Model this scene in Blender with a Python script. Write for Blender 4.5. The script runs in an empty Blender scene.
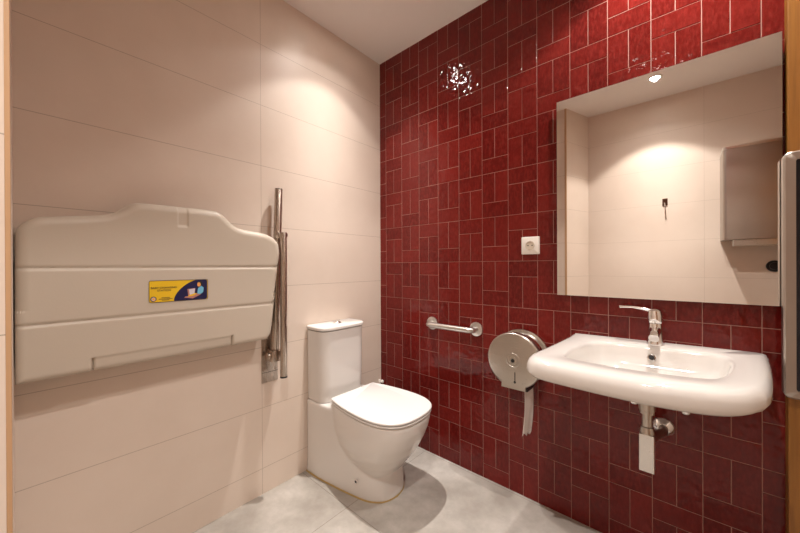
import bpy, bmesh, math, random
from mathutils import Vector, Matrix
random.seed(7)
PI = math.pi
SC = bpy.context.scene
COL = SC.collection

# ------------------------------------------------------------------ helpers
WL = {}            # world position of every object's origin


def wl(o):
    return WL.get(o.name, Vector((0, 0, 0))) if o else Vector((0, 0, 0))


def obj(name, bm, mat, parent=None, smooth=True, origin=None, angle=40):
    """link bm (world coordinates) as ONE mesh object"""
    me = bpy.data.meshes.new(name)
    org = wl(parent) if parent else (Vector(origin) if origin else Vector((0, 0, 0)))
    bmesh.ops.translate(bm, verts=bm.verts, vec=-org)
    bmesh.ops.recalc_face_normals(bm, faces=bm.faces)
    bm.to_mesh(me)
    bm.free()
    for p in me.polygons:
        p.use_smooth = smooth
    if smooth:
        me.set_sharp_from_angle(angle=math.radians(angle))
    o = bpy.data.objects.new(name, me)
    COL.objects.link(o)
    if isinstance(mat, (list, tuple)):
        for m in mat:
            me.materials.append(m)
    else:
        me.materials.append(mat)
    if parent:
        o.parent = parent
        WL[o.name] = org
    else:
        o.location = org
        WL[o.name] = org
    return o


def thing(name, label, cat, loc, group=None):
    o = bpy.data.objects.new(name, None)
    COL.objects.link(o)
    o.empty_display_size = 0.05
    o.location = loc
    WL[o.name] = Vector(loc)
    o['label'] = label
    o['category'] = cat
    if group:
        o['group'] = group
    return o


def tag(o, label, cat, group=None):
    o['label'] = label
    o['category'] = cat
    if group:
        o['group'] = group
    return o


def struct(name, bm, mat, label, cat, smooth=False):
    o = obj(name, bm, mat, None, smooth)
    o['kind'] = 'structure'
    o['label'] = label
    o['category'] = cat
    return o


def box(bm, x0, x1, y0, y1, z0, z1, bev=0.0, seg=2, mi=0):
    b = bmesh.new()
    r = bmesh.ops.create_cube(b, size=1)
    for v in b.verts:
        v.co = Vector(((x0 + x1) / 2 + v.co.x * (x1 - x0), (y0 + y1) / 2 + v.co.y * (y1 - y0), (z0 + z1) / 2 + v.co.z * (z1 - z0)))
    if bev > 0:
        bmesh.ops.bevel(b, geom=b.edges[:], offset=bev, segments=seg, affect='EDGES', profile=0.5)
    merge(bm, b, mi)


def merge(bm, b, mi=0):
    m = {}
    for v in b.verts:
        m[v] = bm.verts.new(v.co)
    for f in b.faces:
        try:
            nf = bm.faces.new([m[v] for v in f.verts])
            nf.material_index = mi
        except ValueError:
            pass
    b.free()


def loft(bm, rings, cap0=True, cap1=True, closed=True, mi=0):
    vs = [[bm.verts.new(p) for p in r] for r in rings]
    n = len(rings[0])
    for a, b in zip(vs, vs[1:]):
        for i in range(n if closed else n - 1):
            j = (i + 1) % n
            f = bm.faces.new((a[i], a[j], b[j], b[i]))
            f.material_index = mi
    if cap0:
        bm.faces.new(list(reversed(vs[0]))).material_index = mi
    if cap1:
        bm.faces.new(vs[-1]).material_index = mi
    return vs


def frame(d):
    d = Vector(d).normalized()
    a = Vector((0, 0, 1)) if abs(d.z) < 0.9 else Vector((1, 0, 0))
    u = d.cross(a).normalized()
    return u, d.cross(u).normalized()


def cyl(bm, p0, p1, r0, r1=None, n=32, bev=0.0, mi=0):
    """round bar from p0 to p1 with eased ends"""
    p0, p1 = Vector(p0), Vector(p1)
    r1 = r0 if r1 is None else r1
    d = (p1 - p0)
    L = d.length
    d.normalize()
    u, w = frame(d)
    prof = [(0, r0), (L, r1)]
    if bev > 0:
        prof = [(0, r0 - bev), (bev * .3, r0 - bev * .3), (bev, r0), (L - bev, r1), (L - bev * .3, r1 - bev * .3), (L, r1 - bev)]
    rings = []
    for t, r in prof:
        rings.append([p0 + d * t + (u * math.cos(2 * PI * k / n) + w * math.sin(2 * PI * k / n)) * r for k in range(n)])
    loft(bm, rings, mi=mi)


def lathe(bm, p, axis, prof, n=40, mi=0):
    """prof = [(distance along axis, radius)]"""
    p = Vector(p)
    d = Vector(axis).normalized()
    u, w = frame(d)
    rings = [[p + d * t + (u * math.cos(2 * PI * k / n) + w * math.sin(2 * PI * k / n)) * max(r, 1e-5) for k in range(n)] for t, r in prof]
    loft(bm, rings, mi=mi)


def tube(bm, pts, r, n=20, mi=0):
    pts = [Vector(p) for p in pts]
    rings = []
    u = None
    for i, p in enumerate(pts):
        d = (pts[min(i + 1, len(pts) - 1)] - pts[max(i - 1, 0)]).normalized()
        if u is None:
            u, w = frame(d)
        else:
            u = (u - d * u.dot(d)).normalized()
            w = d.cross(u).normalized()
        rings.append([p + (u * math.cos(2 * PI * k / n) + w * math.sin(2 * PI * k / n)) * r for k in range(n)])
    loft(bm, rings, mi=mi)


def spline(pts, m=10, closed=True):
    """Catmull-Rom through 2-D or 3-D points"""
    P = [Vector(p) for p in pts]
    n = len(P)
    out = []
    for i in range(n if closed else n - 1):
        if closed:
            a, b, c, d = P[i - 1], P[i], P[(i + 1) % n], P[(i + 2) % n]
        else:
            a, b, c, d = P[max(i - 1, 0)], P[i], P[i + 1], P[min(i + 2, n - 1)]
        for k in range(m):
            t = k / m
            out.append(.5 * ((2 * b) + (c - a) * t + (2 * a - 5 * b + 4 * c - d) * t * t + (3 * b - a - 3 * c + d) * t ** 3))
    if not closed:
        out.append(P[-1])
    return out


def rrect(x0, x1, y0, y1, r, n=8):
    """rounded rectangle outline; r = one radius or four (x1y1, x0y1, x0y0, x1y0)"""
    rs = r if isinstance(r, (list, tuple)) else [r] * 4
    out = []
    for (cx, cy, a0), q in zip(((x1, y1, 0), (x0, y1, 90), (x0, y0, 180), (x1, y0, 270)), rs):
        sx = -1 if cx == x1 else 1
        sy = -1 if cy == y1 else 1
        for k in range(n + 1):
            a = math.radians(a0 + 90 * k / n)
            out.append((cx + sx * q + q * math.cos(a), cy + sy * q + q * math.sin(a)))
    return out


# ------------------------------------------------------------------ materials
def mat(name, color=(.8, .8, .8), rough=.5, metal=0.0, emis=None, estr=0, coat=0, spec=.5):
    m = bpy.data.materials.new(name)
    m.use_nodes = True
    b = m.node_tree.nodes['Principled BSDF']
    b.inputs['Base Color'].default_value = (*color, 1)
    b.inputs['Roughness'].default_value = rough
    b.inputs['Metallic'].default_value = metal
    b.inputs['Specular IOR Level'].default_value = spec
    b.inputs['Coat Weight'].default_value = coat
    if emis:
        b.inputs['Emission Color'].default_value = (*emis, 1)
        b.inputs['Emission Strength'].default_value = estr
    return m


class NT:
    def __init__(s, m):
        s.t = m.node_tree
        s.b = s.t.nodes['Principled BSDF']

    def n(s, typ, **kw):
        x = s.t.nodes.new(typ)
        for k, v in kw.items():
            if k in x.inputs:
                s.set(x.inputs[k], v)
            else:
                setattr(x, k, v)
        return x

    def set(s, i, v):
        if hasattr(v, 'is_output'):
            s.t.links.new(v, i)
        else:
            i.default_value = v

    def m(s, op, a, b=0.0, c=0.0, clamp=False):
        x = s.t.nodes.new('ShaderNodeMath')
        x.operation = op
        x.use_clamp = clamp
        for i, v in zip(x.inputs, (a, b, c)):
            s.set(i, v)
        return x.outputs[0]

    def mix(s, f, a, b):
        x = s.t.nodes.new('ShaderNodeMix')
        x.data_type = 'RGBA'
        s.set(x.inputs[0], f)
        for i, v in ((6, a), (7, b)):
            s.set(x.inputs[i], (*v, 1) if isinstance(v, tuple) and len(v) == 3 else v)
        return x.outputs[2]

    def coords(s):
        tc = s.t.nodes.new('ShaderNodeTexCoord')
        sp = s.t.nodes.new('ShaderNodeSeparateXYZ')
        s.t.links.new(tc.outputs['Object'], sp.inputs[0])
        return tc.outputs['Object'], sp.outputs

    def noise(s, vec, scale, detail=4, rough=.55, sx=None):
        if sx:
            mp = s.t.nodes.new('ShaderNodeMapping')
            s.t.links.new(vec, mp.inputs[0])
            mp.inputs['Scale'].default_value = sx
            vec = mp.outputs[0]
        x = s.t.nodes.new('ShaderNodeTexNoise')
        s.t.links.new(vec, x.inputs['Vector'])
        x.inputs['Scale'].default_value = scale
        x.inputs['Detail'].default_value = detail
        x.inputs['Roughness'].default_value = rough
        return x.outputs[0]

    def line(s, v, off, period, w):
        """1 on a joint of half width w, repeated every period"""
        a = s.m('DIVIDE', s.m('SUBTRACT', v, off), period)
        a = s.m('ADD', a, .5)
        fr = s.m('SUBTRACT', a, s.m('FLOOR', a))
        d = s.m('MULTIPLY', s.m('ABSOLUTE', s.m('SUBTRACT', fr, .5)), period)
        return s.m('LESS_THAN', d, w)

    def ramp(s, f, stops):
        x = s.t.nodes.new('ShaderNodeValToRGB')
        s.t.links.new(f, x.inputs[0])
        e = x.color_ramp.elements
        while len(e) < len(stops):
            e.new(.5)
        for q, (p, c) in zip(e, stops):
            q.position = p
            q.color = (*c, 1)
        return x.outputs[0]

    def bump(s, h, strength, dist=.01, normal=None):
        x = s.t.nodes.new('ShaderNodeBump')
        s.set(x.inputs['Height'], h)
        x.inputs['Strength'].default_value = strength
        x.inputs['Distance'].default_value = dist
        if normal:
            s.set(x.inputs['Normal'], normal)
        return x.outputs[0]


def porcelain_stone(name, base, dark, axis, joint=.52):
    """large beige wall tiles, 30 cm courses with thin joints"""
    m = mat(name, base, .42)
    t = NT(m)
    v, o = t.coords()
    j = t.line(o['Z'], 2.2325, .3007, .0011)
    if axis:
        j = t.m('MAXIMUM', j, t.line(o[axis[0]], axis[1], .90, .0010))
    n1 = t.noise(v, 2.2, 5, .6)
    n2 = t.noise(v, 30, 4, .6)
    c = t.ramp(n1, [(.3, dark), (.7, base)])
    c = t.mix(t.m('MULTIPLY', n2, .10), c, dark)
    c = t.mix(t.m('MULTIPLY', j, joint), c, (.20, .135, .085))
    t.set(t.b.inputs['Base Color'], c)
    h = t.m('SUBTRACT', t.m('MULTIPLY', n2, .12), t.m('MULTIPLY', j, .6))
    t.set(t.b.inputs['Normal'], t.bump(h, .25, .002))
    t.set(t.b.inputs['Roughness'], t.m('ADD', .34, t.m('MULTIPLY', n2, .16)))
    return m


M = {}
BE, BD = (.745, .645, .56), (.685, .58, .495)
M['wall_l'] = porcelain_stone('beige_stone_left', BE, BD, ('Y', -.837))
M['wall_b'] = porcelain_stone('beige_stone_back', BE, BD, ('X', 1.70), .30)
M['pillar'] = porcelain_stone('beige_stone_pillar', BE, BD, None)
M['corner_trim'] = mat('tan_corner_trim', (.50, .31, .17), .45)
M['ceiling'] = mat('ceiling_paint', (.84, .80, .765), .85)

# red glazed tile
m = M['tile'] = mat('red_glazed_tile', (.30, .02, .016), .12, spec=.32)
t = NT(m)
v, o = t.coords()
geo = t.n('ShaderNodeNewGeometry')
rnd = geo.outputs['Random Per Island']
cmb = t.n('ShaderNodeCombineXYZ')
for k in range(3):
    t.set(cmb.inputs[k], t.m('MULTIPLY', rnd, (37.0, 11.0, 53.0)[k]))
va = t.n('ShaderNodeVectorMath', operation='ADD')
t.set(va.inputs[0], v)
t.set(va.inputs[1], cmb.outputs[0])
vv = va.outputs[0]
nb = t.noise(vv, 34, 1, .4)
nf = t.noise(vv, 70, 3, .6, sx=(1.6, 1, .55))
ns = t.noise(vv, 9, 3, .6)
c = t.ramp(t.m('ADD', t.m('MULTIPLY', rnd, .6), t.m('MULTIPLY', ns, .4)),
           [(.15, (.092, .0056, .0046)), (.5, (.122, .0082, .0064)), (.85, (.152, .0114, .0088))])
c = t.mix(t.m('MULTIPLY', t.m('SUBTRACT', nf, .42, clamp=True), 1.6, clamp=True), c, (.24, .026, .021))
t.set(t.b.inputs['Base Color'], c)
h = t.m('ADD', t.m('MULTIPLY', nb, .75), t.m('MULTIPLY', nf, .10))
t.set(t.b.inputs['Normal'], t.bump(h, .85, .0045))
t.set(t.b.inputs['Roughness'], t.m('ADD', .02, t.m('MULTIPLY', ns, .10)))
M['grout'] = mat('pinkish_grout', (.40, .22, .18), .8)

# floor
m = M['floor'] = mat('grey_cement_tile', (.45, .43, .41), .5)
t = NT(m)
v, o = t.coords()
j = t.m('MAXIMUM', t.line(o['Y'], -.615, .6, .0013), t.line(o['X'], .385, 1.2, .0013))
n1 = t.noise(v, 2.6, 6, .62)
n2 = t.noise(v, 11, 6, .7)
c = t.ramp(n1, [(.36, (.31, .28, .245)), (.5, (.42, .388, .348)), (.64, (.53, .497, .455))])
c = t.mix(t.m('MULTIPLY', t.m('SUBTRACT', n2, .42, clamp=True), 1.6, clamp=True), c, (.30, .275, .245))
c = t.mix(t.m('MULTIPLY', j, .75), c, (.16, .13, .105))
t.set(t.b.inputs['Base Color'], c)
t.set(t.b.inputs['Normal'], t.bump(t.m('SUBTRACT', t.m('MULTIPLY', n2, .25), j), .25, .002))
t.set(t.b.inputs['Roughness'], t.m('ADD', .36, t.m('MULTIPLY', n2, .25)))

M['china'] = mat('white_glazed_china', (.72, .695, .665), .07, spec=.55)
M['seat'] = mat('white_seat_plastic', (.72, .705, .69), .22)
M['seal'] = mat('yellowed_sealant', (.42, .29, .11), .7)
M['rubber'] = mat('black_rubber', (.012, .012, .013), .5)
M['chrome'] = mat('chrome', (.86, .85, .84), .06, 1)
M['mirror'] = mat('mirror_silver', (.90, .885, .86), .0, 1)
M['mirror_edge'] = mat('green_glass_edge', (.10, .30, .22), .12, 0)
M['white'] = mat('white_plastic', (.80, .755, .70), .32)
M['whited'] = mat('cream_socket_well', (.62, .55, .46), .4)
M['paper'] = mat('white_tissue', (.86, .81, .77), .95)
M['black'] = mat('black_plastic', (.01, .01, .011), .35)
M['brown'] = mat('dark_bronze', (.10, .05, .028), .35, .8)


def brushed(name, col, rough, axis=(1, 1, 60)):
    m = mat(name, col, rough, 1)
    t = NT(m)
    v, o = t.coords()
    n = t.noise(v, 14, 4, .6, sx=axis)
    s = t.noise(v, 7, 4, .6)
    t.set(t.b.inputs['Roughness'], t.m('ADD', rough - .06, t.m('MULTIPLY', n, .16)))
    t.set(t.b.inputs['Base Color'], t.mix(t.m('MULTIPLY', s, .35), col, tuple(q * .72 for q in col)))
    t.set(t.b.inputs['Normal'], t.bump(n, .06, .001))
    return m


M['steel'] = brushed('brushed_steel', (.54, .50, .45), .28)
M['steel_v'] = brushed('brushed_steel_vertical', (.46, .41, .37), .34, (40, 40, 1))
M['satin'] = brushed('satin_steel', (.72, .70, .67), .28, (2, 30, 30))
M['tarn'] = brushed('worn_steel', (.50, .43, .37), .26, (30, 30, 1))

m = M['poly'] = mat('beige_moulded_plastic', (.54, .475, .395), .42)
t = NT(m)
v, o = t.coords()
n = t.noise(v, 160, 2, .5)
t.set(t.b.inputs['Normal'], t.bump(n, .10, .0012))

m = M['wood'] = mat('orange_brown_wood', (.42, .17, .035), .4)
t = NT(m)
v, o = t.coords()
n = t.noise(v, 3.2, 6, .62, sx=(30, 30, 1.0))
n2 = t.noise(v, 1.5, 3, .5, sx=(9, 9, 1))
c = t.ramp(t.m('ADD', t.m('MULTIPLY', n, .6), t.m('MULTIPLY', n2, .4)),
           [(.3, (.15, .055, .008)), (.5, (.26, .105, .016)), (.72, (.35, .155, .030))])
t.set(t.b.inputs['Base Color'], c)
t.set(t.b.inputs['Normal'], t.bump(n, .15, .002))
M['dark_glass'] = mat('dark_blue_black_panel', (.018, .022, .032), .15)
M['yellow'] = mat('sticker_yellow', (.78, .50, .012), .45)
M['navy'] = mat('sticker_navy', (.005, .006, .062), .4)
M['ink'] = mat('sticker_black_ink', (.02, .017, .02), .5)
M['skin'] = mat('sticker_orange', (.80, .36, .10), .5)
M['lblue'] = mat('sticker_light_blue', (.16, .47, .68), .5)
M['lgrey'] = mat('sticker_pale_grey', (.62, .60, .66), .5)
M['pinkb'] = mat('sticker_dull_pink', (.45, .20, .17), .5)
M['lamp_glow'] = mat('lamp_diffuser', (.9, .9, .9), .5, emis=(1.0, .90, .80), estr=80)
M['lamp_ring'] = mat('lamp_ring_white', (.8, .78, .75), .4)

# ------------------------------------------------------------------ room
H = 2.525
XR, YB = 2.11, -1.93


def quad(bm, *p):
    bm.faces.new([bm.verts.new(q) for q in p])


bm = bmesh.new()
box(bm, -.1, XR + .1, YB - .1, .1, -.06, 0)
struct('floor', bm, M['floor'], 'grey cement-look tiled floor', 'floor')
bm = bmesh.new()
box(bm, -.1, XR + .1, YB - .1, .1, H, H + .06)
struct('ceiling', bm, M['ceiling'], 'plain pale painted ceiling', 'ceiling')
bm = bmesh.new()
box(bm, -.08, 0, -1.64, .05, -.01, H + .01)
struct('wall_left', bm, M['wall_l'], 'beige wall of large stone-look tiles behind the toilet', 'wall')
bm = bmesh.new()
box(bm, .6, XR + .08, YB - .08, YB, -.01, H + .01)
struct('wall_back', bm, M['wall_b'], 'beige tiled wall seen in the mirror', 'wall')
bm = bmesh.new()
box(bm, XR, XR + .08, YB - .05, .05, -.01, H + .01)
struct('wall_right', bm, M['pillar'], 'beige tiled wall on the right of the basin', 'wall')

# projecting wall at the left edge: return face, then front face
A0, A1, A2 = (-.08, -1.6225), (.800, -1.6015), (.915, YB - .02)
bm = bmesh.new()
lo = [(*A0, -.01), (*A1, -.01), (*A2, -.01), (-.08, YB - .02, -.01)]
loft(bm, [lo, [(a, b, H + .01) for a, b, _ in lo]])
pil = struct('wall_pillar', bm, M['pillar'], 'projecting beige tiled wall at the far left edge', 'wall')
bm = bmesh.new()
box(bm, .785, .8015, -1.6030, -1.5975, 0, H, .0008)
o = struct('trim_1', bm, M['corner_trim'], 'thin tan corner trim on the projecting wall edge', 'trim')

# red tiled wall: every tile a raised glazed slab in one mesh over the grout bed
bm = bmesh.new()
quad(bm, (-.05, .0010, -.01), (XR + .05, .0010, -.01), (XR + .05, .0010, H + .01), (-.05, .0010, H + .01))
for f in bm.faces:
    f.material_index = 1
L, P, X0, Z0 = .1422, .231, .0547, 2.3075
HH = .0774


def tile(x0, x1, z0, z1):
    x0, x1 = max(x0, -.004), min(x1, XR + .004)
    z0, z1 = max(z0, -.004), min(z1, H + .004)
    if x1 - x0 < .006 or z1 - z0 < .006:
        return
    g = .00125
    x0, x1, z0, z1 = x0 + g, x1 - g, z0 + g, z1 - g
    a, b = max(-.006, min(.006, random.gauss(0, .0034))), max(-.006, min(.006, random.gauss(0, .0034)))
    dy = random.uniform(-.0006, 0)
    cx, cz = (x0 + x1) / 2, (z0 + z1) / 2
    rings = []
    for ins, d in ((0, .003), (0, .0006), (.0006, .0001), (.0018, 0)):
        ring = []
        for px, pz in ((x0 + ins, z0 + ins), (x1 - ins, z0 + ins), (x1 - ins, z1 - ins), (x0 + ins, z1 - ins)):
            yy = d if ins == 0 and d > .002 else d + dy + (px - cx) * a + (pz - cz) * b
            ring.append((px, yy, pz))
        rings.append(ring)
    loft(bm, rings, cap0=False)


for k in range(-1, 15):
    xa, xb = X0 + k * L, X0 + (k + 1) * L
    xm = (xa + xb) / 2
    for r in range(-1, 11):
        zt = Z0 - r * P
        if k % 2 == 0:      # stretcher on top, two uprights below
            tile(xa, xb, zt - HH, zt)
            tile(xa, xm, zt - P, zt - HH)
            tile(xm, xb, zt - P, zt - HH)
        else:
            tile(xa, xm, zt - P + HH, zt)
            tile(xm, xb, zt - P + HH, zt)
            tile(xa, xb, zt - P, zt - P + HH)
bm.verts.ensure_lookup_table()
me_wall = obj('wall_red', bm, [M['tile'], M['grout']], None, smooth=False)
me_wall['kind'] = 'structure'
me_wall['label'] = 'red glazed tile wall behind the basin'
me_wall['category'] = 'wall'

# wooden board at the right end of the red wall
bm = bmesh.new()
box(bm, 1.8100, 2.09, -.040, -.0005, 0, H, .002)
o = struct('trim_2', bm, M['wood'], 'orange brown wooden board beside the basin wall', 'trim')

# wooden door with its frame in the right wall, seen at the mirror's edge
bm = bmesh.new()
box(bm, XR - .022, XR, -.93, -.85, 0, H - .001, .002)
box(bm, XR - .022, XR, -1.74, -1.66, 0, H - .001, .002)
box(bm, XR - .022, XR, -1.66, -.93, 2.08, 2.16, .002)
dfr = struct('door_1', bm, M['wood'], 'wooden door set in the right wall', 'door')
bm = bmesh.new()
box(bm, XR - .012, XR, -1.658, -.932, .005, 2.078, .002)
obj('door_leaf', bm, M['wood'], dfr, False)
bm = bmesh.new()
cyl(bm, (XR - .013, -1.00, 1.03), (XR - .06, -1.00, 1.03), .010, bev=.002)
cyl(bm, (XR - .055, -1.00, 1.03), (XR - .055, -1.12, 1.03), .009, bev=.003)
cyl(bm, (XR - .0125, -1.00, 1.03), (XR - .02, -1.00, 1.03), .026, bev=.002)
obj('door_handle', bm, M['steel'], dfr)

# ------------------------------------------------------------------ ceiling lights
LAMPS = [((.345, -.470), 'recessed round ceiling light above the toilet', 1.0),
         ((1.42, -1.535), 'recessed round ceiling light reflected in the mirror top', 1.0),
         ((1.57, -.30), 'recessed round ceiling light above the washbasin', 1.0)]
LAMP_W = [160, 215, 118]
# per lamp: core width, reflector plateau strength and edge, rim spill strength and edge (degrees)
PROFILE = [(.88, 25, .075, 45.5, .016, 59), (.75, 25, .17, 45.5, .008, 60), (.12, 24, .34, 56, .07, 63)]


def beam_profile(ld, amp, core, pk, pe, rk, re_):
    """angular output of a recessed reflector lamp"""
    ld.use_nodes = True
    nt = ld.node_tree
    em = nt.nodes['Emission']

    def mth(op, a, b=0.0, clamp=False):
        x = nt.nodes.new('ShaderNodeMath')
        x.operation = op
        x.use_clamp = clamp
        for q, v in zip(x.inputs, (a, b)):
            if hasattr(v, 'is_output'):
                nt.links.new(v, q)
            else:
                q.default_value = v
        return x.outputs[0]
    g = nt.nodes.new('ShaderNodeNewGeometry')
    sp = nt.nodes.new('ShaderNodeSeparateXYZ')
    nt.links.new(g.outputs['Incoming'], sp.inputs[0])
    th = mth('MULTIPLY', mth('ARCCOSINE', mth('MINIMUM', mth('ABSOLUTE', sp.outputs['Z']), 1.0)), 180 / PI)
    q = mth('DIVIDE', th, core)
    I = mth('MULTIPLY', mth('EXPONENT', mth('MULTIPLY', mth('MULTIPLY', q, q), -1.0)), amp)

    def edge(e, w):
        return mth('DIVIDE', mth('SUBTRACT', e + w / 2, th), w, True)
    I = mth('ADD', I, mth('MULTIPLY', edge(pe, 5.0), pk))
    I = mth('ADD', I, mth('MULTIPLY', edge(re_, 3.0), rk))
    nt.links.new(I, em.inputs['Strength'])


for i, ((lx, ly), lab, _) in enumerate(LAMPS):
    T = thing('ceiling_light', lab, 'ceiling light', (lx, ly, H), 'recessed ceiling lights')
    bm = bmesh.new()
    n = 40
    rings = [[(lx + r * math.cos(2 * PI * k / n), ly + r * math.sin(2 * PI * k / n), H + z) for k in range(n)]
             for r, z in ((.030, -.0005), (.032, -.005), (.044, -.004), (.046, -.0005))]
    loft(bm, rings, False, False)
    obj('trim_ring', bm, M['lamp_ring'], T)
    bm = bmesh.new()
    lathe(bm, (lx, ly, H - .001), (0, 0, -1), [(0, .030), (.0015, .0295), (.002, .001)], 32)
    obj('diffuser', bm, M['lamp_glow'], T)
    ld = bpy.data.lights.new('lamp_beam', 'SPOT')
    ld.energy = LAMP_W[i]
    ld.color = (1.0, .942, .885)
    ld.spot_size = math.radians(140)
    ld.spot_blend = .15
    ld.shadow_soft_size = .020
    beam_profile(ld, *PROFILE[i])
    lo_ = bpy.data.objects.new('lamp_beam', ld)
    COL.objects.link(lo_)
    lo_.parent = T
    lo_.location = (0, 0, -.008)

# ------------------------------------------------------------------ toilet
YC = -.410
YT = -.434
T = thing('toilet', 'white close-coupled toilet with closed lid in the corner', 'toilet', (0.0, YC, 0))


def plan(pts, z, n=9, sx=1.0, sw=1.0, x0=0.0, xo=0.0):
    """half outline [(x, halfwidth)] mirrored about the toilet's axis"""
    half = spline([(a, b, 0) for a, b in pts], n, closed=False)
    a = [(x0 + (p.x - x0) * sx + xo, YC - max(p.y, 0) * sw, z) for p in half]
    b = [(x0 + (p.x - x0) * sx + xo, YC + max(p.y, 0) * sw, z) for p in reversed(half[:-1])]
    return a + b


# pedestal and bowl grown together
bm = bmesh.new()
ped = [(.004, .182), (.10, .178), (.22, .163), (.34, .143), (.43, .121), (.485, .085), (.508, .045), (.515, 0)]
rings = []
for z, sx, sw in ((0, 1.0, 1.0), (.10, .992, .99), (.22, .985, .985), (.33, .97, .985), (.385, .93, .985), (.398, .92, .97)):
    rings.append(plan([(a, b) for a, b in ped], z, 8, sx, sw, .004))
loft(bm, rings)
rim = [(.165, .130), (.21, .158), (.30, .176), (.40, .185), (.50, .184), (.575, .166), (.625, .127), (.652, .070), (.660, 0)]
rings = []
for z, sx, sw in ((.055, .44, .30), (.09, .60, .50), (.13, .705, .66), (.18, .785, .80), (.235, .865, .90), (.295, .93, .965), (.355, .98, .995), (.40, 1.0, 1.0), (.414, .995, .99)):
    rings.append(plan(rim, z, 8, sx, sw, .165))
loft(bm, rings)
body = obj('bowl', bm, M['china'], T)
md = body.modifiers.new('remesh', 'REMESH')
md.mode = 'VOXEL'
md.voxel_size = .0055
md.use_smooth_shade = True
md = body.modifiers.new('smooth', 'SMOOTH')
md.factor = .5
md.iterations = 14
# seat and lid
lid = [(.190, .146), (.194, .152), (.23, .162), (.30, .176), (.40, .187), (.50, .187), (.575, .170), (.628, .132), (.656, .074), (.664, 0)]


def slab(z0, z1, grow=0.0, ez=.004):
    b = bmesh.new()
    rr = []
    for z, g in ((z0, -ez), (z0 + ez * .5, -ez * .3), (z0 + ez, 0), (z1 - ez, 0), (z1 - ez * .4, -ez * .35), (z1, -ez), (z1 + .0001, -ez - .005)):
        rr.append(plan([(x if i else x, max(w + g + grow, 0)) for i, (x, w) in enumerate(lid)], z, 8, 1 + (g + grow) / .45, 1, .30))
    loft(b, rr)
    return b


obj('seat', slab(.4165, .4265, -.001), M['seat'], T, angle=60)
obj('lid', slab(.4295, .4425, .001, .0045), M['seat'], T, angle=40)
for s in (-1, 1):
    bm = bmesh.new()
    cyl(bm, (.202, YC + s * .075 - .02, .4225), (.202, YC + s * .075 + .02, .4225), .0065, bev=.001)
    obj('hinge', bm, M['seat'], T)


# cistern
def tank_ring(x1, hw, r, z, x0=.004):
    return [(a, b, z) for a, b in rrect(x0, x1, YT - hw, YT + hw, (r, .012, .012, r), 10)]


bm = bmesh.new()
loft(bm, [tank_ring(.146, .147, .056, .4005), tank_ring(.150, .149, .058, .410), tank_ring(.155, .151, .058, .60), tank_ring(.157, .151, .058, .780)])
tk = obj('cistern', bm, M['china'], T, angle=35)
bm = bmesh.new()
loft(bm, [tank_ring(.157, .151, .058, .7835), tank_ring(.163, .156, .060, .787), tank_ring(.164, .157, .060, .797), tank_ring(.162, .155, .059, .803), tank_ring(.156, .150, .056, .8055)])
ld_ = obj('cistern_lid', bm, M['china'], T, angle=50)
bm = bmesh.new()
lathe(bm, (.080, YT, .8057), (0, 0, 1), [(0, .024), (.004, .024), (.006, .021), (.009, .019), (.0105, .015), (.011, .001)])
obj('flush_button', bm, M['chrome'], ld_)
# fixing bolt cover on the side and the bead of sealant
bm = bmesh.new()
lathe(bm, (.375, YC - .1385, .085), (.17, -1, 0), [(0, .0105), (.006, .0105), (.0075, .009), (.008, .001)], 24)
bc = obj('fixing_bolt', bm, M['chrome'], T)
bm = bmesh.new()
lathe(bm, (.3764, YC - .1467, .085), (.17, -1, 0), [(0, .006), (.0012, .005), (.0014, .001)], 16)
obj('bolt_hole', bm, M['rubber'], bc)
bm = bmesh.new()
loft(bm, [plan([(a, b + .003) for a, b in ped[:-1]] + [(.518, 0)], 0.0003, 8), plan([(a, b + .0022) for a, b in ped[:-1]] + [(.517, 0)], .003, 8), plan(ped, .0065, 8)])
obj('sealant_bead', bm, M['seal'], T)

# small white stop valve in the corner
V = thing('stop_valve', 'small white stop valve low in the corner behind the toilet', 'valve', (.014, -.0, .335))
bm = bmesh.new()
cyl(bm, (.014, -.001, .335), (.014, -.03, .335), .007, bev=.001)
lathe(bm, (.014, -.0012, .335), (0, -1, 0), [(0, .0125), (.003, .0125), (.005, .010)])
obj('valve_body', bm, M['white'], V)
bm = bmesh.new()
lathe(bm, (.014, -.03, .318), (0, 0, 1), [(0, .005), (.004, .008), (.034, .008), (.038, .006), (.039, .001)])
obj('handle', bm, M['white'], V)

# ------------------------------------------------------------------ baby changing station
T = thing('baby_changing_station', 'closed beige baby changing station mounted on the left wall', 'changing table', (.0, -1.2, .79))
TOP = [(-1.616, 1.215), (-1.612, 1.245), (-1.595, 1.268), (-1.57, 1.284), (-1.52, 1.293), (-1.45, 1.303), (-1.405, 1.314), (-1.375, 1.335), (-1.348, 1.356), (-1.32, 1.363), (-1.2, 1.366),
       (-1.10, 1.366), (-1.065, 1.362), (-1.04, 1.345), (-1.012, 1.318), (-.985, 1.303), (-.95, 1.296), (-.88, 1.288), (-.845, 1.279), (-.816, 1.262), (-.798, 1.238), (-.792, 1.20)]
BOT = [(-1.616, .786), (-1.2, .786), (-.885, .789), (-.862, .793), (-.846, .808), (-.838, .84), (-.820, .99), (-.803, 1.12), (-.792, 1.19)]


def interp(tab, y):
    for (a, b), (c, d) in zip(tab, tab[1:]):
        if y <= c:
            return b + (d - b) * (y - a) / (c - a)
    return tab[-1][1]


def smooth_tab(tab):
    s = spline([(a, b, 0) for a, b in tab], 8, closed=False)
    return [(p.x, p.y) for p in s]


TT, BB = smooth_tab(TOP), smooth_tab(BOT)
poly = BB + list(reversed(TT))


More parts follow.
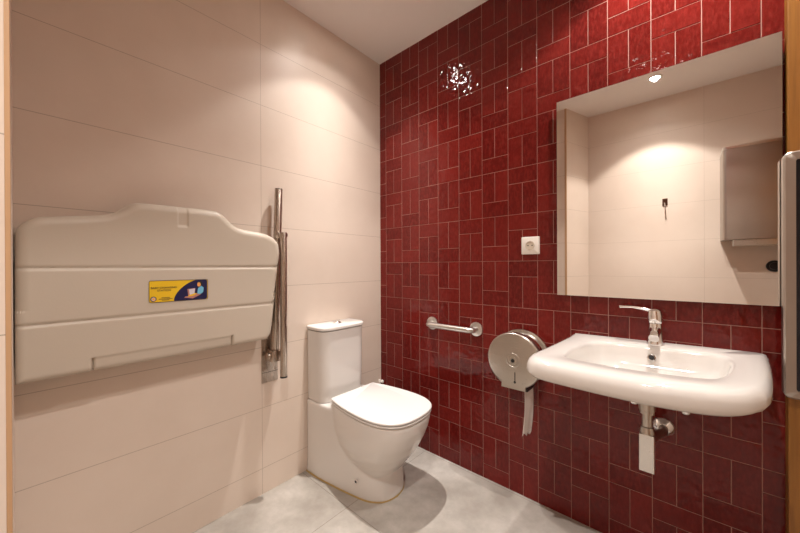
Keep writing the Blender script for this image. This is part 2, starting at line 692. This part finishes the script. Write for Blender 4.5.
def dist_poly(y, z):
    best = 1
    for i in range(len(poly)):
        a, b = poly[i], poly[(i + 1) % len(poly)]
        ay, az = a
        dy, dz = b[0] - ay, b[1] - az
        l2 = dy * dy + dz * dz
        if l2 < 1e-12:
            continue
        q = max(0, min(1, ((y - ay) * dy + (z - az) * dz) / l2))
        d = math.hypot(y - ay - q * dy, z - az - q * dz)
        best = min(best, d)
    return best


def gss(d, w):
    return math.exp(-(d / w) ** 2)


def front_x(y, z, d):
    r = .030 if z > 1.0 else .020
    x = .114
    if d < r:
        x -= r - math.sqrt(max(r * r - (r - d) ** 2, 0))
    # two long grooves: panel steps
    g1 = 1.128
    g2 = .958
    for g in (g1, g2):
        x -= .0055 * gss(z - g, .0045)
    if z > g1:
        x -= .0012
    if z < g2:
        x -= .0008
    # pull recess along the bottom edge
    if -1.452 <= y <= -1.018 and z < .834:
        x -= .004 * min(1, (.834 - z) / .006)
    for e in (-1.452, -1.018):
        if z < .834:
            x -= .010 * gss(y - e, .0035)
    # finger notch in the middle of the top edge
    if z > 1.282:
        q = abs(y + 1.197) - .019
        x -= .0035 * max(0, min(1, -q / .004)) * min(1, (z - 1.282) / .010)
    return x


bm = bmesh.new()
ys = []
y = -1.616
while y < -.792:
    ys.append(y)
    near = min(abs(y + 1.616), abs(y + .792))
    y += .0012 if near < .012 else .0025 if (near < .07 or abs(y + 1.197) < .03 or abs(y + 1.452) < .015 or abs(y + 1.018) < .015) else .006
ys.append(-.7921)
NZ = 150
grid = []
for y in ys:
    zb, zt = interp(BB, y), interp(TT, y)
    col = []
    for k in range(NZ + 1):
        s = k / NZ
        z = zb + (zt - zb) * s
        col.append(bm.verts.new((front_x(y, z, dist_poly(y, z)), y, z)))
    grid.append(col)
for a, b in zip(grid, grid[1:]):
    for k in range(NZ):
        bm.faces.new((a[k], b[k], b[k + 1], a[k + 1]))
bm.verts.index_update()
edges = [e for e in bm.edges if len(e.link_faces) == 1]
r = bmesh.ops.extrude_edge_only(bm, edges=edges)
for g in r['geom']:
    if isinstance(g, bmesh.types.BMVert):
        g.co.x = .070
shell = obj('front_panel', bm, M['poly'], T, angle=70)
bm = bmesh.new()
box(bm, .001, .0715, -1.612, -.88, .82, 1.25, .004)
obj('wall_bracket', bm, M['poly'], T)

# information sticker
SY0, SY1, SZ0, SZ1 = -1.304, -1.113, 1.0005, 1.0795
SX = .1140


def sticker_poly(pts, lift, mt, nm, parent):
    b = bmesh.new()
    lower = [(SX + .0002, p[0], p[1]) for p in pts]
    upper = [(SX + lift, p[0], p[1]) for p in pts]
    loft(b, [lower, upper])
    return obj(nm, b, mt, parent, False)


def S(u, v):      # sticker units: u 0..1 to the right, v 0..1 upwards
    return (SY0 + (SY1 - SY0) * u, SZ0 + (SZ1 - SZ0) * v)


base = sticker_poly([(a, b) for a, b in rrect(SY0, SY1, SZ0, SZ1, .006, 5)], .0010, M['yellow'], 'sticker', T)
arc = [S(.395, .03), S(.40, .14), S(.43, .32), S(.48, .50), S(.55, .68), S(.64, .84), S(.745, .97)]
arc = [(p.x, p.y) for p in spline([(a, b, 0) for a, b in arc], 6, closed=False)]
rr_ = [(a, b) for a, b in rrect(SY0, SY1, SZ0, SZ1, .006, 5)]
navy = list(reversed(arc)) + [S(.40, .012), S(.96, .012), S(.988, .06), S(.988, .94), S(.965, .988), S(.78, .988)]
sticker_poly(navy, .0014, M['navy'], 'navy_field', base)
border = bmesh.new()
o1 = rrect(SY0 - .0008, SY1 + .0008, SZ0 - .0008, SZ1 + .0008, .0066, 5)
o2 = rrect(SY0 + .0006, SY1 - .0006, SZ0 + .0006, SZ1 - .0006, .0055, 5)
n_ = len(o1)
va_ = [border.verts.new((SX + .0017, *p)) for p in o1]
vb_ = [border.verts.new((SX + .0017, *p)) for p in o2]
vc_ = [border.verts.new((SX + .0001, *p)) for p in o1]
for i in range(n_):
    j = (i + 1) % n_
    border.faces.new((va_[i], va_[j], vb_[j], vb_[i]))
    border.faces.new((vc_[i], vc_[j], va_[j], va_[i]))
obj('border', border, M['ink'], base, False)


def ell(cu, cv, ru, rv, n=20, a0=0):
    return [S(cu + ru * math.cos(2 * PI * k / n), cv + rv * math.sin(2 * PI * k / n)) for k in range(n)]


def lettering(txt, u, v, size, nm='lettering'):
    cu = bpy.data.curves.new('txt', 'FONT')
    cu.body = txt
    cu.size = size
    cu.align_x = 'CENTER'
    cu.align_y = 'CENTER'
    cu.offset = size * .008
    cu.extrude = .0003
    tmp = bpy.data.objects.new('txt', cu)
    COL.objects.link(tmp)
    bpy.context.view_layer.update()
    dg = bpy.context.evaluated_depsgraph_get()
    me = bpy.data.meshes.new_from_object(tmp.evaluated_get(dg))
    b = bmesh.new()
    b.from_mesh(me)
    bpy.data.objects.remove(tmp)
    bpy.data.curves.remove(cu)
    bpy.data.meshes.remove(me)
    cy, cz = S(u, v)
    for q in b.verts:
        x, yy, zz = q.co
        q.co = Vector((SX + .0014 + zz, cy + x, cz + yy))
    return obj(nm, b, M['ink'], base, False)


lettering('BABY CHANGING\nSTATION', .235, .60, .0100)
for u0, u1, v0 in ((.19, .33, .185), (.15, .37, .125), (.20, .32, .070)):      # lines too small to read in the photograph
    sticker_poly([S(u0, v0), S(u1, v0), S(u1, v0 + .026), S(u0, v0 + .026)], .0014, M['ink'], 'small_print', base)
sticker_poly(ell(.065, .155, .048, .118), .0016, M['navy'], 'emblem', base)
sticker_poly(ell(.065, .155, .034, .084), .0019, M['lgrey'], 'emblem_ring', base)
sticker_poly(ell(.065, .155, .026, .062), .0021, M['skin'], 'emblem_centre', base)
# the pictured carer leaning over a child on the table
sticker_poly([S(.625, .55), S(.765, .58), S(.755, .27), S(.64, .22)], .0017, M['pinkb'], 'pictured_box', base)
sticker_poly([S(.655, .53), S(.76, .56), S(.75, .30), S(.665, .26)], .0019, M['lgrey'], 'pictured_box_side', base)
sticker_poly([S(.57, .13), S(.72, .07), S(.87, .25), S(.80, .30), S(.70, .22), S(.59, .19)], .0020, M['pinkb'], 'pictured_table', base)
sticker_poly([S(.63, .17), S(.74, .21), S(.80, .32), S(.76, .33), S(.66, .25)], .0022, M['yellow'], 'pictured_child', base)
sticker_poly([S(.80, .30), S(.86, .27), S(.91, .36), S(.92, .58), S(.88, .68), S(.82, .58), S(.81, .45)], .0022, M['lblue'], 'pictured_top', base)
sticker_poly(ell(.835, .76, .034, .115), .0023, M['skin'], 'pictured_head', base)
sticker_poly([S(.81, .86), S(.83, .93), S(.88, .93), S(.90, .80), S(.88, .68), S(.865, .78), S(.85, .86)], .0025, M['ink'], 'pictured_hair', base)

# ------------------------------------------------------------------ folding support rail on the left wall
T = thing('folding_grab_rail', 'worn steel drop-down support rail folded up beside the changing station', 'grab rail', (0, -.80, .54))
bm = bmesh.new()
box(bm, .0005, .005, -.840, -.757, .55, .83, .0015)
pl_ = obj('wall_plate', bm, M['tarn'], T, False)
for sy in (-.828, -.770):
    for sz in (.612, .81):
        bm = bmesh.new()
        lathe(bm, (.005, sy, sz), (1, 0, 0), [(0, .006), (.002, .0055), (.003, .002)], 16)
        obj('screw', bm, M['tarn'], pl_)
bm = bmesh.new()
box(bm, .005, .0062, -.8395, -.7575, .6, .602, 0)
obj('cover_edge', bm, M['rubber'], pl_, False)
bm = bmesh.new()
box(bm, .005, .068, -.818, -.762, .662, .716, .004)
cyl(bm, (.042, -.829, .69), (.042, -.752, .69), .010, bev=.001)
cyl(bm, (.042, -.830, .69), (.042, -.818, .69), .0165, bev=.002)
cyl(bm, (.042, -.762, .69), (.042, -.750, .69), .0165, bev=.002)
obj('hinge', bm, M['tarn'], T)
RB, RT = Vector((.042, -.790, .70)), Vector((.044, -.768, 1.518))
bm = bmesh.new()
cyl(bm, RB, RT, .0190, bev=.001)
rl = obj('rail', bm, M['tarn'], T)
bm = bmesh.new()
cyl(bm, RT, RT + Vector((0, 0, .003)), .0175, bev=.001)
obj('end_cap', bm, M['rubber'], rl)
bm = bmesh.new()
mid = RB.lerp(RT, .715)
cyl(bm, mid + Vector((.012, 0, -.016)), mid + Vector((.012, 0, .016)), .0235, bev=.003)
cyl(bm, mid + Vector((.015, 0, 0)), Vector((.112, -.770, mid.z)), .0150, bev=.003)
obj('leg_pivot', bm, M['tarn'], T)
LT, LB = Vector((.098, -.772, mid.z + .012)), Vector((.098, -.775, .590))
bm = bmesh.new()
cyl(bm, LB, LT, .0160, bev=.001)
lg = obj('support_leg', bm, M['tarn'], T)
bm = bmesh.new()
cyl(bm, LB + Vector((0, 0, -.004)), LB + Vector((0, 0, .004)), .0168, bev=.001)
obj('rubber_foot', bm, M['rubber'], lg)

# ------------------------------------------------------------------ short grab bar on the red wall
T = thing('grab_bar', 'short satin steel grab bar on the red wall beside the toilet', 'grab bar', (.585, 0, .785))
GZ = .787
GX0, GX1 = .440, .730
bm = bmesh.new()
pts = []
R_ = .030
YG = -.062
for k in range(9):
    a = PI / 2 * k / 8
    pts.append((GX0 + R_ - R_ * math.cos(a), YG + R_ - R_ * math.sin(a), GZ))
for k in range(9):
    a = PI / 2 * k / 8
    pts.append((GX1 - R_ + R_ * math.sin(a), YG + R_ - R_ * math.cos(a), GZ))
pts = [(GX0, -.004, GZ)] + pts + [(GX1, -.004, GZ)]
tube(bm, pts, .0155, 24)
obj('bar', bm, M['satin'], T, angle=60)
for gx in (GX0, GX1):
    bm = bmesh.new()
    lathe(bm, (gx, -.0008, GZ), (0, -1, 0), [(0, .038), (.006, .038), (.0085, .0370), (.0095, .035), (.010, .016)])
    obj('flange', bm, M['satin'], T)

# ------------------------------------------------------------------ jumbo roll dispenser
DX, DZ, DR, DY = .979, .691, .128, -.122
T = thing('toilet_roll_dispenser', 'round brushed steel jumbo toilet roll dispenser on the red wall', 'dispenser', (DX, 0, DZ))


def drum(r, y, hw=.078, bot=.131):
    """circle with a flat foot"""
    pts = []
    a0 = math.asin(hw * .70 / r)
    for k in range(61):
        a = -PI / 2 + a0 + (2 * PI - 2 * a0) * k / 60
        pts.append((DX + r * math.cos(a), y, DZ + r * math.sin(a)))
    # foot
    pts.append((DX - hw * .72, y, DZ - bot))
    pts.append((DX + hw * .72, y, DZ - bot))
    return pts


bm = bmesh.new()
loft(bm, [drum(DR - .006, -.001), drum(DR - .001, -.004), drum(DR - .001, -.012), drum(DR - .010, -.016)])
obj('back_plate', bm, M['steel'], T, angle=50)
bm = bmesh.new()
loft(bm, [drum(DR - .012, -.014), drum(DR - .012, DY + .030)], cap0=False, cap1=False)
obj('drum_side', bm, M['chrome'], T, angle=50)
bm = bmesh.new()
loft(bm, [drum(DR - .001, DY + .032), drum(DR, DY + .010), drum(DR - .002, DY + .004), drum(DR - .006, DY + .001), drum(DR - .012, DY)], cap0=True)
cov = obj('cover', bm, M['steel'], T, angle=50)
bm = bmesh.new()
lathe(bm, (DX, DY - .0002, DZ), (0, -1, 0), [(0, .034), (.002, .033), (.003, .028), (.001, .026), (.001, .018), (.004, .017), (.005, .014), (.0045, .010), (.0015, .009)])
lk = obj('lock_boss', bm, M['steel'], cov)
bm = bmesh.new()
lathe(bm, (DX, DY - .0012, DZ), (0, -1, 0), [(0, .0085), (.003, .008), (.0035, .003)], 20)
obj('keyhole', bm, M['black'], lk)
bm = bmesh.new()
box(bm, DX + .006, DX + .0105, DY - .0008, DY + .003, DZ - .098, DZ - .052, .001)
cyl(bm, (DX + .008, DY - .0010, DZ - .098), (DX + .008, DY + .003, DZ - .098), .0055, n=16)
obj('level_slot', bm, M['black'], cov)
bm = bmesh.new()
box(bm, DX - .055, DX + .062, DY + .010, -.012, DZ - .1345, DZ - .110, .002)
obj('tear_mouth', bm, M['black'], T, False)

# paper tail
bm = bmesh.new()
PX, PYY = DX + .052, -.066
rows = []
for k in range(25):
    s = k / 24
    z = DZ - .128 - s * .215
    row = []
    for i in range(11):
        q = i / 10 - .5
        x = PX + .006 * math.sin(s * 3) - .010 * s + (.012 * q)
        y = PYY + q * .078
        x += .0012 * math.sin(q * 7 + s * 2.5)
        zz = z + (.010 * math.sin(q * 14) - .012 * q if k == 24 else 0)
        row.append((x, y, zz))
    rows.append(row)
ring = []
for row in rows:
    ring.append([(a + .0006, b, c) for a, b, c in row] + [(a - .0006, b, c) for a, b, c in reversed(row)])
loft(bm, ring)
tp = obj('toilet_paper', bm, M['paper'], None, True, (PX, PYY, DZ - .30), angle=60)
tag(tp, 'torn white toilet paper tail hanging from the round dispenser', 'toilet paper')

# ------------------------------------------------------------------ socket
T = thing('power_socket', 'white wall socket on the red tiles left of the mirror', 'socket', (1.019, 0, 1.226))
bm = bmesh.new()
sx0, sx1, sz0, sz1 = .977, 1.061, 1.184, 1.268
loft(bm, [[(a, -.0005, b) for a, b in rrect(sx0, sx1, sz0, sz1, .004, 4)], [(a, -.007, b) for a, b in rrect(sx0, sx1, sz0, sz1, .004, 4)],
          [(a, -.0095, b) for a, b in rrect(sx0 + .003, sx1 - .003, sz0 + .003, sz1 - .003, .004, 4)]])
fp = obj('face_plate', bm, M['white'], T, angle=40)
bm = bmesh.new()
lathe(bm, (1.019, -.0094, 1.226), (0, -1, 0), [(0, .0215), (.0025, .0215), (.0025, .0195), (.0006, .019), (.0005, .001)], 32)
wr = obj('plug_well', bm, M['whited'], T)
for dx in (-.0095, .0095):
    bm = bmesh.new()
    cyl(bm, (1.019 + dx, -.0096, 1.226), (1.019 + dx, -.0108, 1.226), .0030, n=14)
    obj('pin_hole', bm, M['black'], wr)
for dz in (-.0185, .0185):
    bm = bmesh.new()
    box(bm, 1.014, 1.024, -.0125, -.0098, 1.226 + dz - .0022, 1.226 + dz + .0022, .0006)
    obj('earth_clip', bm, M['chrome'], wr)

# ------------------------------------------------------------------ mirror
MX0, MX1, MZ0, MZ1 = 1.1450, 1.8010, .9985, 1.8600
T = thing('wall_mirror', 'large frameless mirror on the red wall above the basin', 'mirror', ((MX0 + MX1) / 2, 0, MZ0))
bm = bmesh.new()
box(bm, MX0 + .02, MX1 - .03, -.0235, -.001, MZ0 + .02, MZ1 - .03)
obj('backing', bm, M['black'], T, False)
bm = bmesh.new()
box(bm, MX0, MX1, -.0295, -.0238, MZ0, MZ1)
gl = obj('glass', bm, [M['mirror'], M['mirror_edge']], T, False)
for p in gl.data.polygons:
    p.material_index = 0 if p.normal.y < -.9 else 1

# ------------------------------------------------------------------ wash basin
T = thing('wash_basin', 'white wall-hung accessible washbasin under the mirror', 'washbasin', (1.48, 0, .69))
CX, CY = 1.475, -.27


def by_angle(pts, n=96):
    s = spline([(a, b, 0) for a, b in pts], 10, closed=True)
    out = []
    for k in range(n):
        a = 2 * PI * k / n
        d = Vector((math.cos(a), math.sin(a)))
        best = None
        for i in range(len(s)):
            p, q = s[i], s[(i + 1) % len(s)]
            px, py, qx, qy = p.x - CX, p.y - CY, q.x - CX, q.y - CY
            ex, ey = qx - px, qy - py
            den = d.x * ey - d.y * ex
            if abs(den) < 1e-12:
                continue
            tt = (px * ey - py * ex) / den
            uu = (px * d.y - py * d.x) / den
            if tt > 0 and -1e-9 <= uu <= 1 + 1e-9:
                best = tt if best is None else max(best, tt)
        out.append((CX + d.x * best, CY + d.y * best))
    return out


OUT = by_angle([(1.204, -.0010), (1.1985, -.003), (1.1965, -.010), (1.1955, -.03), (1.192, -.12), (1.183, -.25), (1.171, -.40), (1.168, -.460), (1.182, -.508), (1.222, -.536), (1.33, -.553), (1.46, -.563), (1.56, -.557),
                (1.635, -.534), (1.684, -.492), (1.710, -.435), (1.726, -.37), (1.744, -.25), (1.760, -.12), (1.7685, -.03), (1.769, -.010), (1.767, -.003), (1.760, -.0010), (1.66, -.001), (1.475, -.001), (1.30, -.001)])
INN = by_angle([(1.272, -.40), (1.270, -.31), (1.282, -.20), (1.305, -.135), (1.36, -.105), (1.475, -.098), (1.60, -.098), (1.655, -.112), (1.672, -.17), (1.660, -.29), (1.635, -.385),
                (1.595, -.430), (1.475, -.452), (1.345, -.446), (1.295, -.432)])
SCY = -.06


def ringo(pts, s, z, cy=None, dz=0):
    c_ = CY if cy is None else cy
    return [(CX + (a - CX) * s, c_ + (b - c_) * s, z) for a, b in pts]


def inset(pts, d, z, drop=0):
    """move outline inwards by d but keep the wall side on the wall"""
    n = len(pts)
    out = []
    for i in range(n):
        a, b = Vector(pts[i - 1]), Vector(pts[(i + 1) % n])
        tg = (b - a).normalized()
        nx, ny = -tg.y, tg.x
        p = Vector(pts[i])
        w = min(1, max(0, (-p.y - .004) / .03))
        out.append((p.x + nx * d * (.35 + .65 * w), min(p.y + ny * d * w, -.001), z))
    return out


bm = bmesh.new()
rings = [ringo(INN, .35, .700), ringo(INN, .60, .710), ringo(INN, .85, .738), inset(OUT, .085, .757), inset(OUT, .045, .7610), inset(OUT, .018, .7675), inset(OUT, .006, .776), inset(OUT, 0, .787),
         inset(OUT, .001, .806), inset(OUT, .006, .819), inset(OUT, .014, .8265), inset(OUT, .026, .830),
         ringo(INN, 1.05, .8300), ringo(INN, 1.012, .8265), ringo(INN, .985, .816), ringo(INN, .955, .790), ringo(INN, .90, .764), ringo(INN, .80, .744), ringo(INN, .60, .722), ringo(INN, .30, .714), ringo(INN, .06, .712)]
rings = [[(a + max(0, (a - 1.45) / .32) * .006 if b > -.45 else a, b, c + (a - 1.2) * .017) for a, b, c in r] for r in rings]
loft(bm, rings)
bas = obj('basin', bm, M['china'], T, angle=70)
bm = bmesh.new()
lathe(bm, (1.482, -.1175, .7975), (0, -1, .34), [(0, .0125), (.002, .0120), (.0025, .0095), (.001, .0085), (.0005, .001)], 28)
ov = obj('overflow_ring', bm, M['chrome'], bas)
bm = bmesh.new()
lathe(bm, (1.482, -.1187, .798), (0, -1, .34), [(0, .0082), (.0008, .008), (.0009, .001)], 24)
obj('overflow_hole', bm, M['rubber'], ov)
bm = bmesh.new()
lathe(bm, (1.475, -.27, .7172), (0, 0, 1), [(0, .033), (.002, .032), (.003, .027), (.0015, .024), (.006, .022), (.008, .016), (.0085, .001)])
obj('plug', bm, M['chrome'], bas)
for bx in (1.440, 1.572):
    bm = bmesh.new()
    lathe(bm, (bx, -.22, .700 - (.012 if bx < 1.5 else .008)), (0, 0, -1), [(0, .021), (.006, .021), (.008, .014), (.028, .013), (.032, .010), (.034, .001)], 24)
    obj('fixing_nut', bm, M['chrome'], T)

# tap on the basin deck
FX, FY = 1.490, -.052
T = thing('basin_tap', 'chrome single lever tap standing on the basin', 'tap', (FX, FY, .83))


def ringf(cx, cy, rx, ry, z, n=28, dz=0.0):
    return [(cx + rx * math.cos(2 * PI * k / n), cy + ry * math.sin(2 * PI * k / n), z + dz * math.sin(2 * PI * k / n)) for k in range(n)]


bm = bmesh.new()
loft(bm, [ringf(FX, FY, .0275, .027, .8303), ringf(FX, FY, .0270, .0265, .836), ringf(FX, FY, .0250, .025, .850), ringf(FX, FY, .0230, .024, .880), ringf(FX, FY, .0215, .0225, .900), ringf(FX, FY, .0210, .0220, .9095)])
obj('body', bm, M['chrome'], T)
bm = bmesh.new()
rings = []
for y, z, w, hh in ((FY - .004, .878, .017, .020), (FY - .03, .884, .0165, .0155), (FY - .06, .8835, .016, .0125), (FY - .085, .878, .0155, .0115), (FY - .102, .870, .0145, .0105)):
    rings.append([(FX + a, y, z + b) for a, b in rrect(-w, w, -hh, hh, min(w, hh) * .8, 5)])
loft(bm, rings)
sp = obj('spout', bm, M['chrome'], T, angle=50)
bm = bmesh.new()
lathe(bm, (FX, FY - .088, .870), (0, -.15, -1), [(0, .0115), (.012, .0115), (.0135, .0105), (.0125, .009), (.012, .001)], 28)
obj('aerator', bm, M['chrome'], sp)
bm = bmesh.new()
loft(bm, [ringf(FX, FY, .0215, .0225, .9105), ringf(FX, FY, .0240, .0240, .918), ringf(FX - .001, FY, .0240, .0240, .940, dz=0), ringf(FX - .002, FY, .0220, .0220, .955), ringf(FX - .003, FY, .014, .014, .962)])
hd = obj('lever_head', bm, M['chrome'], T)
bm = bmesh.new()
rings = []
for x, z, w, hh in ((FX + .004, .950, .016, .0085), (FX - .03, .9595, .0135, .006), (FX - .07, .9645, .0115, .0042), (FX - .095, .9635, .0115, .0045), (FX - .108, .9625, .0105, .0060), (FX - .113, .9625, .006, .004)):
    rings.append([(x, FY + a, z + b) for a, b in rrect(-w, w, -hh, hh, hh * .9, 5)])
loft(bm, rings)
obj('lever', bm, M['chrome'], T, angle=50)
for ch in T.children:
    ch.data.transform(Matrix.Translation((0, 0, .0048)))
    for g in ch.children:
        g.data.transform(Matrix.Translation((0, 0, .0048)))

# bottle trap under the basin
TX, TY = 1.475, -.22
T = thing('bottle_trap', 'steel bottle trap and waste pipe under the washbasin', 'drain trap', (TX, TY, .44))
bm = bmesh.new()
lathe(bm, (TX, TY, .6985), (0, 0, -1), [(0, .0240), (.054, .0240), (.056, .0215), (.066, .0215), (.068, .0150), (.108, .0150), (.110, .0185), (.118, .0190), (.123, .0215), (.132, .0215), (.134, .010)])
obj('tailpipe', bm, M['steel'], T)
bm = bmesh.new()
box(bm, TX - .0205, TX + .0205, TY - .0205, TY + .0205, .443, .566, .002)
obj('trap_cup', bm, M['satin'], T, False)
bm = bmesh.new()
pts = [(TX + .004, TY + .018, .530), (TX + .010, TY + .06, .528), (TX + .022, TY + .12, .522), (TX + .034, TY + .16, .516), (TX + .036, -.004, .515)]
tube(bm, [tuple(p) for p in spline(pts, 6, closed=False)], .0150, 24)
obj('waste_pipe', bm, M['steel'], T, angle=60)
bm = bmesh.new()
lathe(bm, (TX + .036, -.0008, .515), (0, -1, 0), [(0, .036), (.003, .0355), (.010, .030), (.016, .022), (.020, .0175), (.021, .0152)])
obj('wall_rosette', bm, M['chrome'], T)

# ------------------------------------------------------------------ steel framed panel at the right edge
T = thing('metal_panel', 'brushed steel framed dark panel on the wooden board at the right edge', 'panel', (1.90, -.041, .73))
PZ0, PZ1, PX0, PX1 = .724, 1.471, 1.7965, 2.05
bm = bmesh.new()
oo = rrect(PX0, PX1, PZ0, PZ1, .018, 6)
ii = rrect(PX0 + .0245, PX1 - .0245, PZ0 + .024, PZ1 - .024, .008, 6)
rings = [[(a, -.0405, b) for a, b in oo], [(a, -.066, b) for a, b in oo]]
o2 = rrect(PX0 + .004, PX1 - .004, PZ0 + .004, PZ1 - .004, .016, 6)
rings += [[(a, -.070, b) for a, b in o2], [(a, -.070, b) for a, b in ii], [(a, -.060, b) for a, b in ii]]
loft(bm, rings)
fr_ = obj('frame', bm, M['steel_v'], T, angle=40)
bm = bmesh.new()
box(bm, PX0 + .0248, PX1 - .0248, -.0625, -.0602, PZ0 + .0245, PZ1 - .0245, .0008)
obj('dark_face', bm, M['dark_glass'], T, False)

# ------------------------------------------------------------------ things on the back wall (seen in the mirror)
T = thing('paper_towel_dispenser', 'brushed steel paper towel dispenser reflected in the mirror', 'dispenser', (1.93, YB, 1.25))
bm = bmesh.new()
EX0, EX1, EZ0, EZ1 = 1.787, 2.087, 1.306, 1.962
prof = lambda z, e=0: [(a, b, z) for a, b in rrect(EX0 + e, EX1 - e, YB + .001, -1.70 - e, (.022, .022, .002, .002), 6)]
loft(bm, [prof(EZ0), prof(EZ1 - .022)])
obj('housing', bm, M['steel_v'], T, angle=40)
bm = bmesh.new()
loft(bm, [prof(EZ1 - .020), prof(EZ1 - .002, -.001), prof(EZ1, .004)])
obj('top_cover', bm, M['satin'], T, angle=40)
bm = bmesh.new()
box(bm, 1.84, 2.06, -1.80, -1.715, 1.262, 1.3058, .003)
obj('towel_tray', bm, M['satin'], T, False)

T = thing('coat_hook', 'small dark coat hook on beige wall reflected in the mirror', 'hook', (1.464, YB, 1.64))
bm = bmesh.new()
box(bm, 1.447, 1.481, YB, YB + .006, 1.622, 1.680, .0015)
obj('base_plate', bm, M['brown'], T, False)
bm = bmesh.new()
tube(bm, [tuple(p) for p in spline([(1.464, YB + .005, 1.632), (1.464, YB + .02, 1.618), (1.464, YB + .038, 1.616), (1.464, YB + .046, 1.630), (1.464, YB + .047, 1.640)], 5, closed=False)], .0045, 12)
obj('peg', bm, M['chrome'], T)

bm = bmesh.new()
lathe(bm, (2.058, YB, 1.118), (0, 1, 0), [(0, .040), (.010, .040), (.014, .036), (.015, .026), (.030, .025), (.033, .020), (.0335, .001)])
o = obj('door_stop', bm, M['black'], None, True, (2.058, YB, 1.118))
tag(o, 'round black door stop on the beige wall reflected below the towel dispenser', 'door stop')

# ------------------------------------------------------------------ camera
cam = bpy.data.cameras.new('camera')
cam.sensor_width = 36
cam.lens = 319.0738 / 800 * 36
cam.clip_start = .01
co = bpy.data.objects.new('camera', cam)
COL.objects.link(co)
yaw, pitch, roll = 2.2924, -.0016, -.0043
f = Vector((math.cos(yaw) * math.cos(pitch), math.sin(yaw) * math.cos(pitch), math.sin(pitch)))
r = Vector((math.sin(yaw), -math.cos(yaw), 0))
u = r.cross(f)
r2 = r * math.cos(roll) + u * math.sin(roll)
u2 = u * math.cos(roll) - r * math.sin(roll)
mt = Matrix((r2, u2, -f)).transposed().to_4x4()
mt.translation = Vector((1.5613, -1.571, 1.1304))
co.matrix_world = mt
SC.camera = co

w = bpy.data.worlds.new('world')
SC.world = w
w.use_nodes = True
w.node_tree.nodes['Background'].inputs[0].default_value = (.5, .45, .4, 1)
w.node_tree.nodes['Background'].inputs[1].default_value = .0

vs = SC.view_settings
vs.view_transform = 'Standard'
vs.look = 'None'
vs.gamma = 1
vs.use_curve_mapping = False
vs.exposure = 0.36
SC.cycles.max_bounces = 12
SC.cycles.diffuse_bounces = 8
SC.cycles.glossy_bounces = 6
SC.cycles.caustics_reflective = True
SC.cycles.use_denoising = True
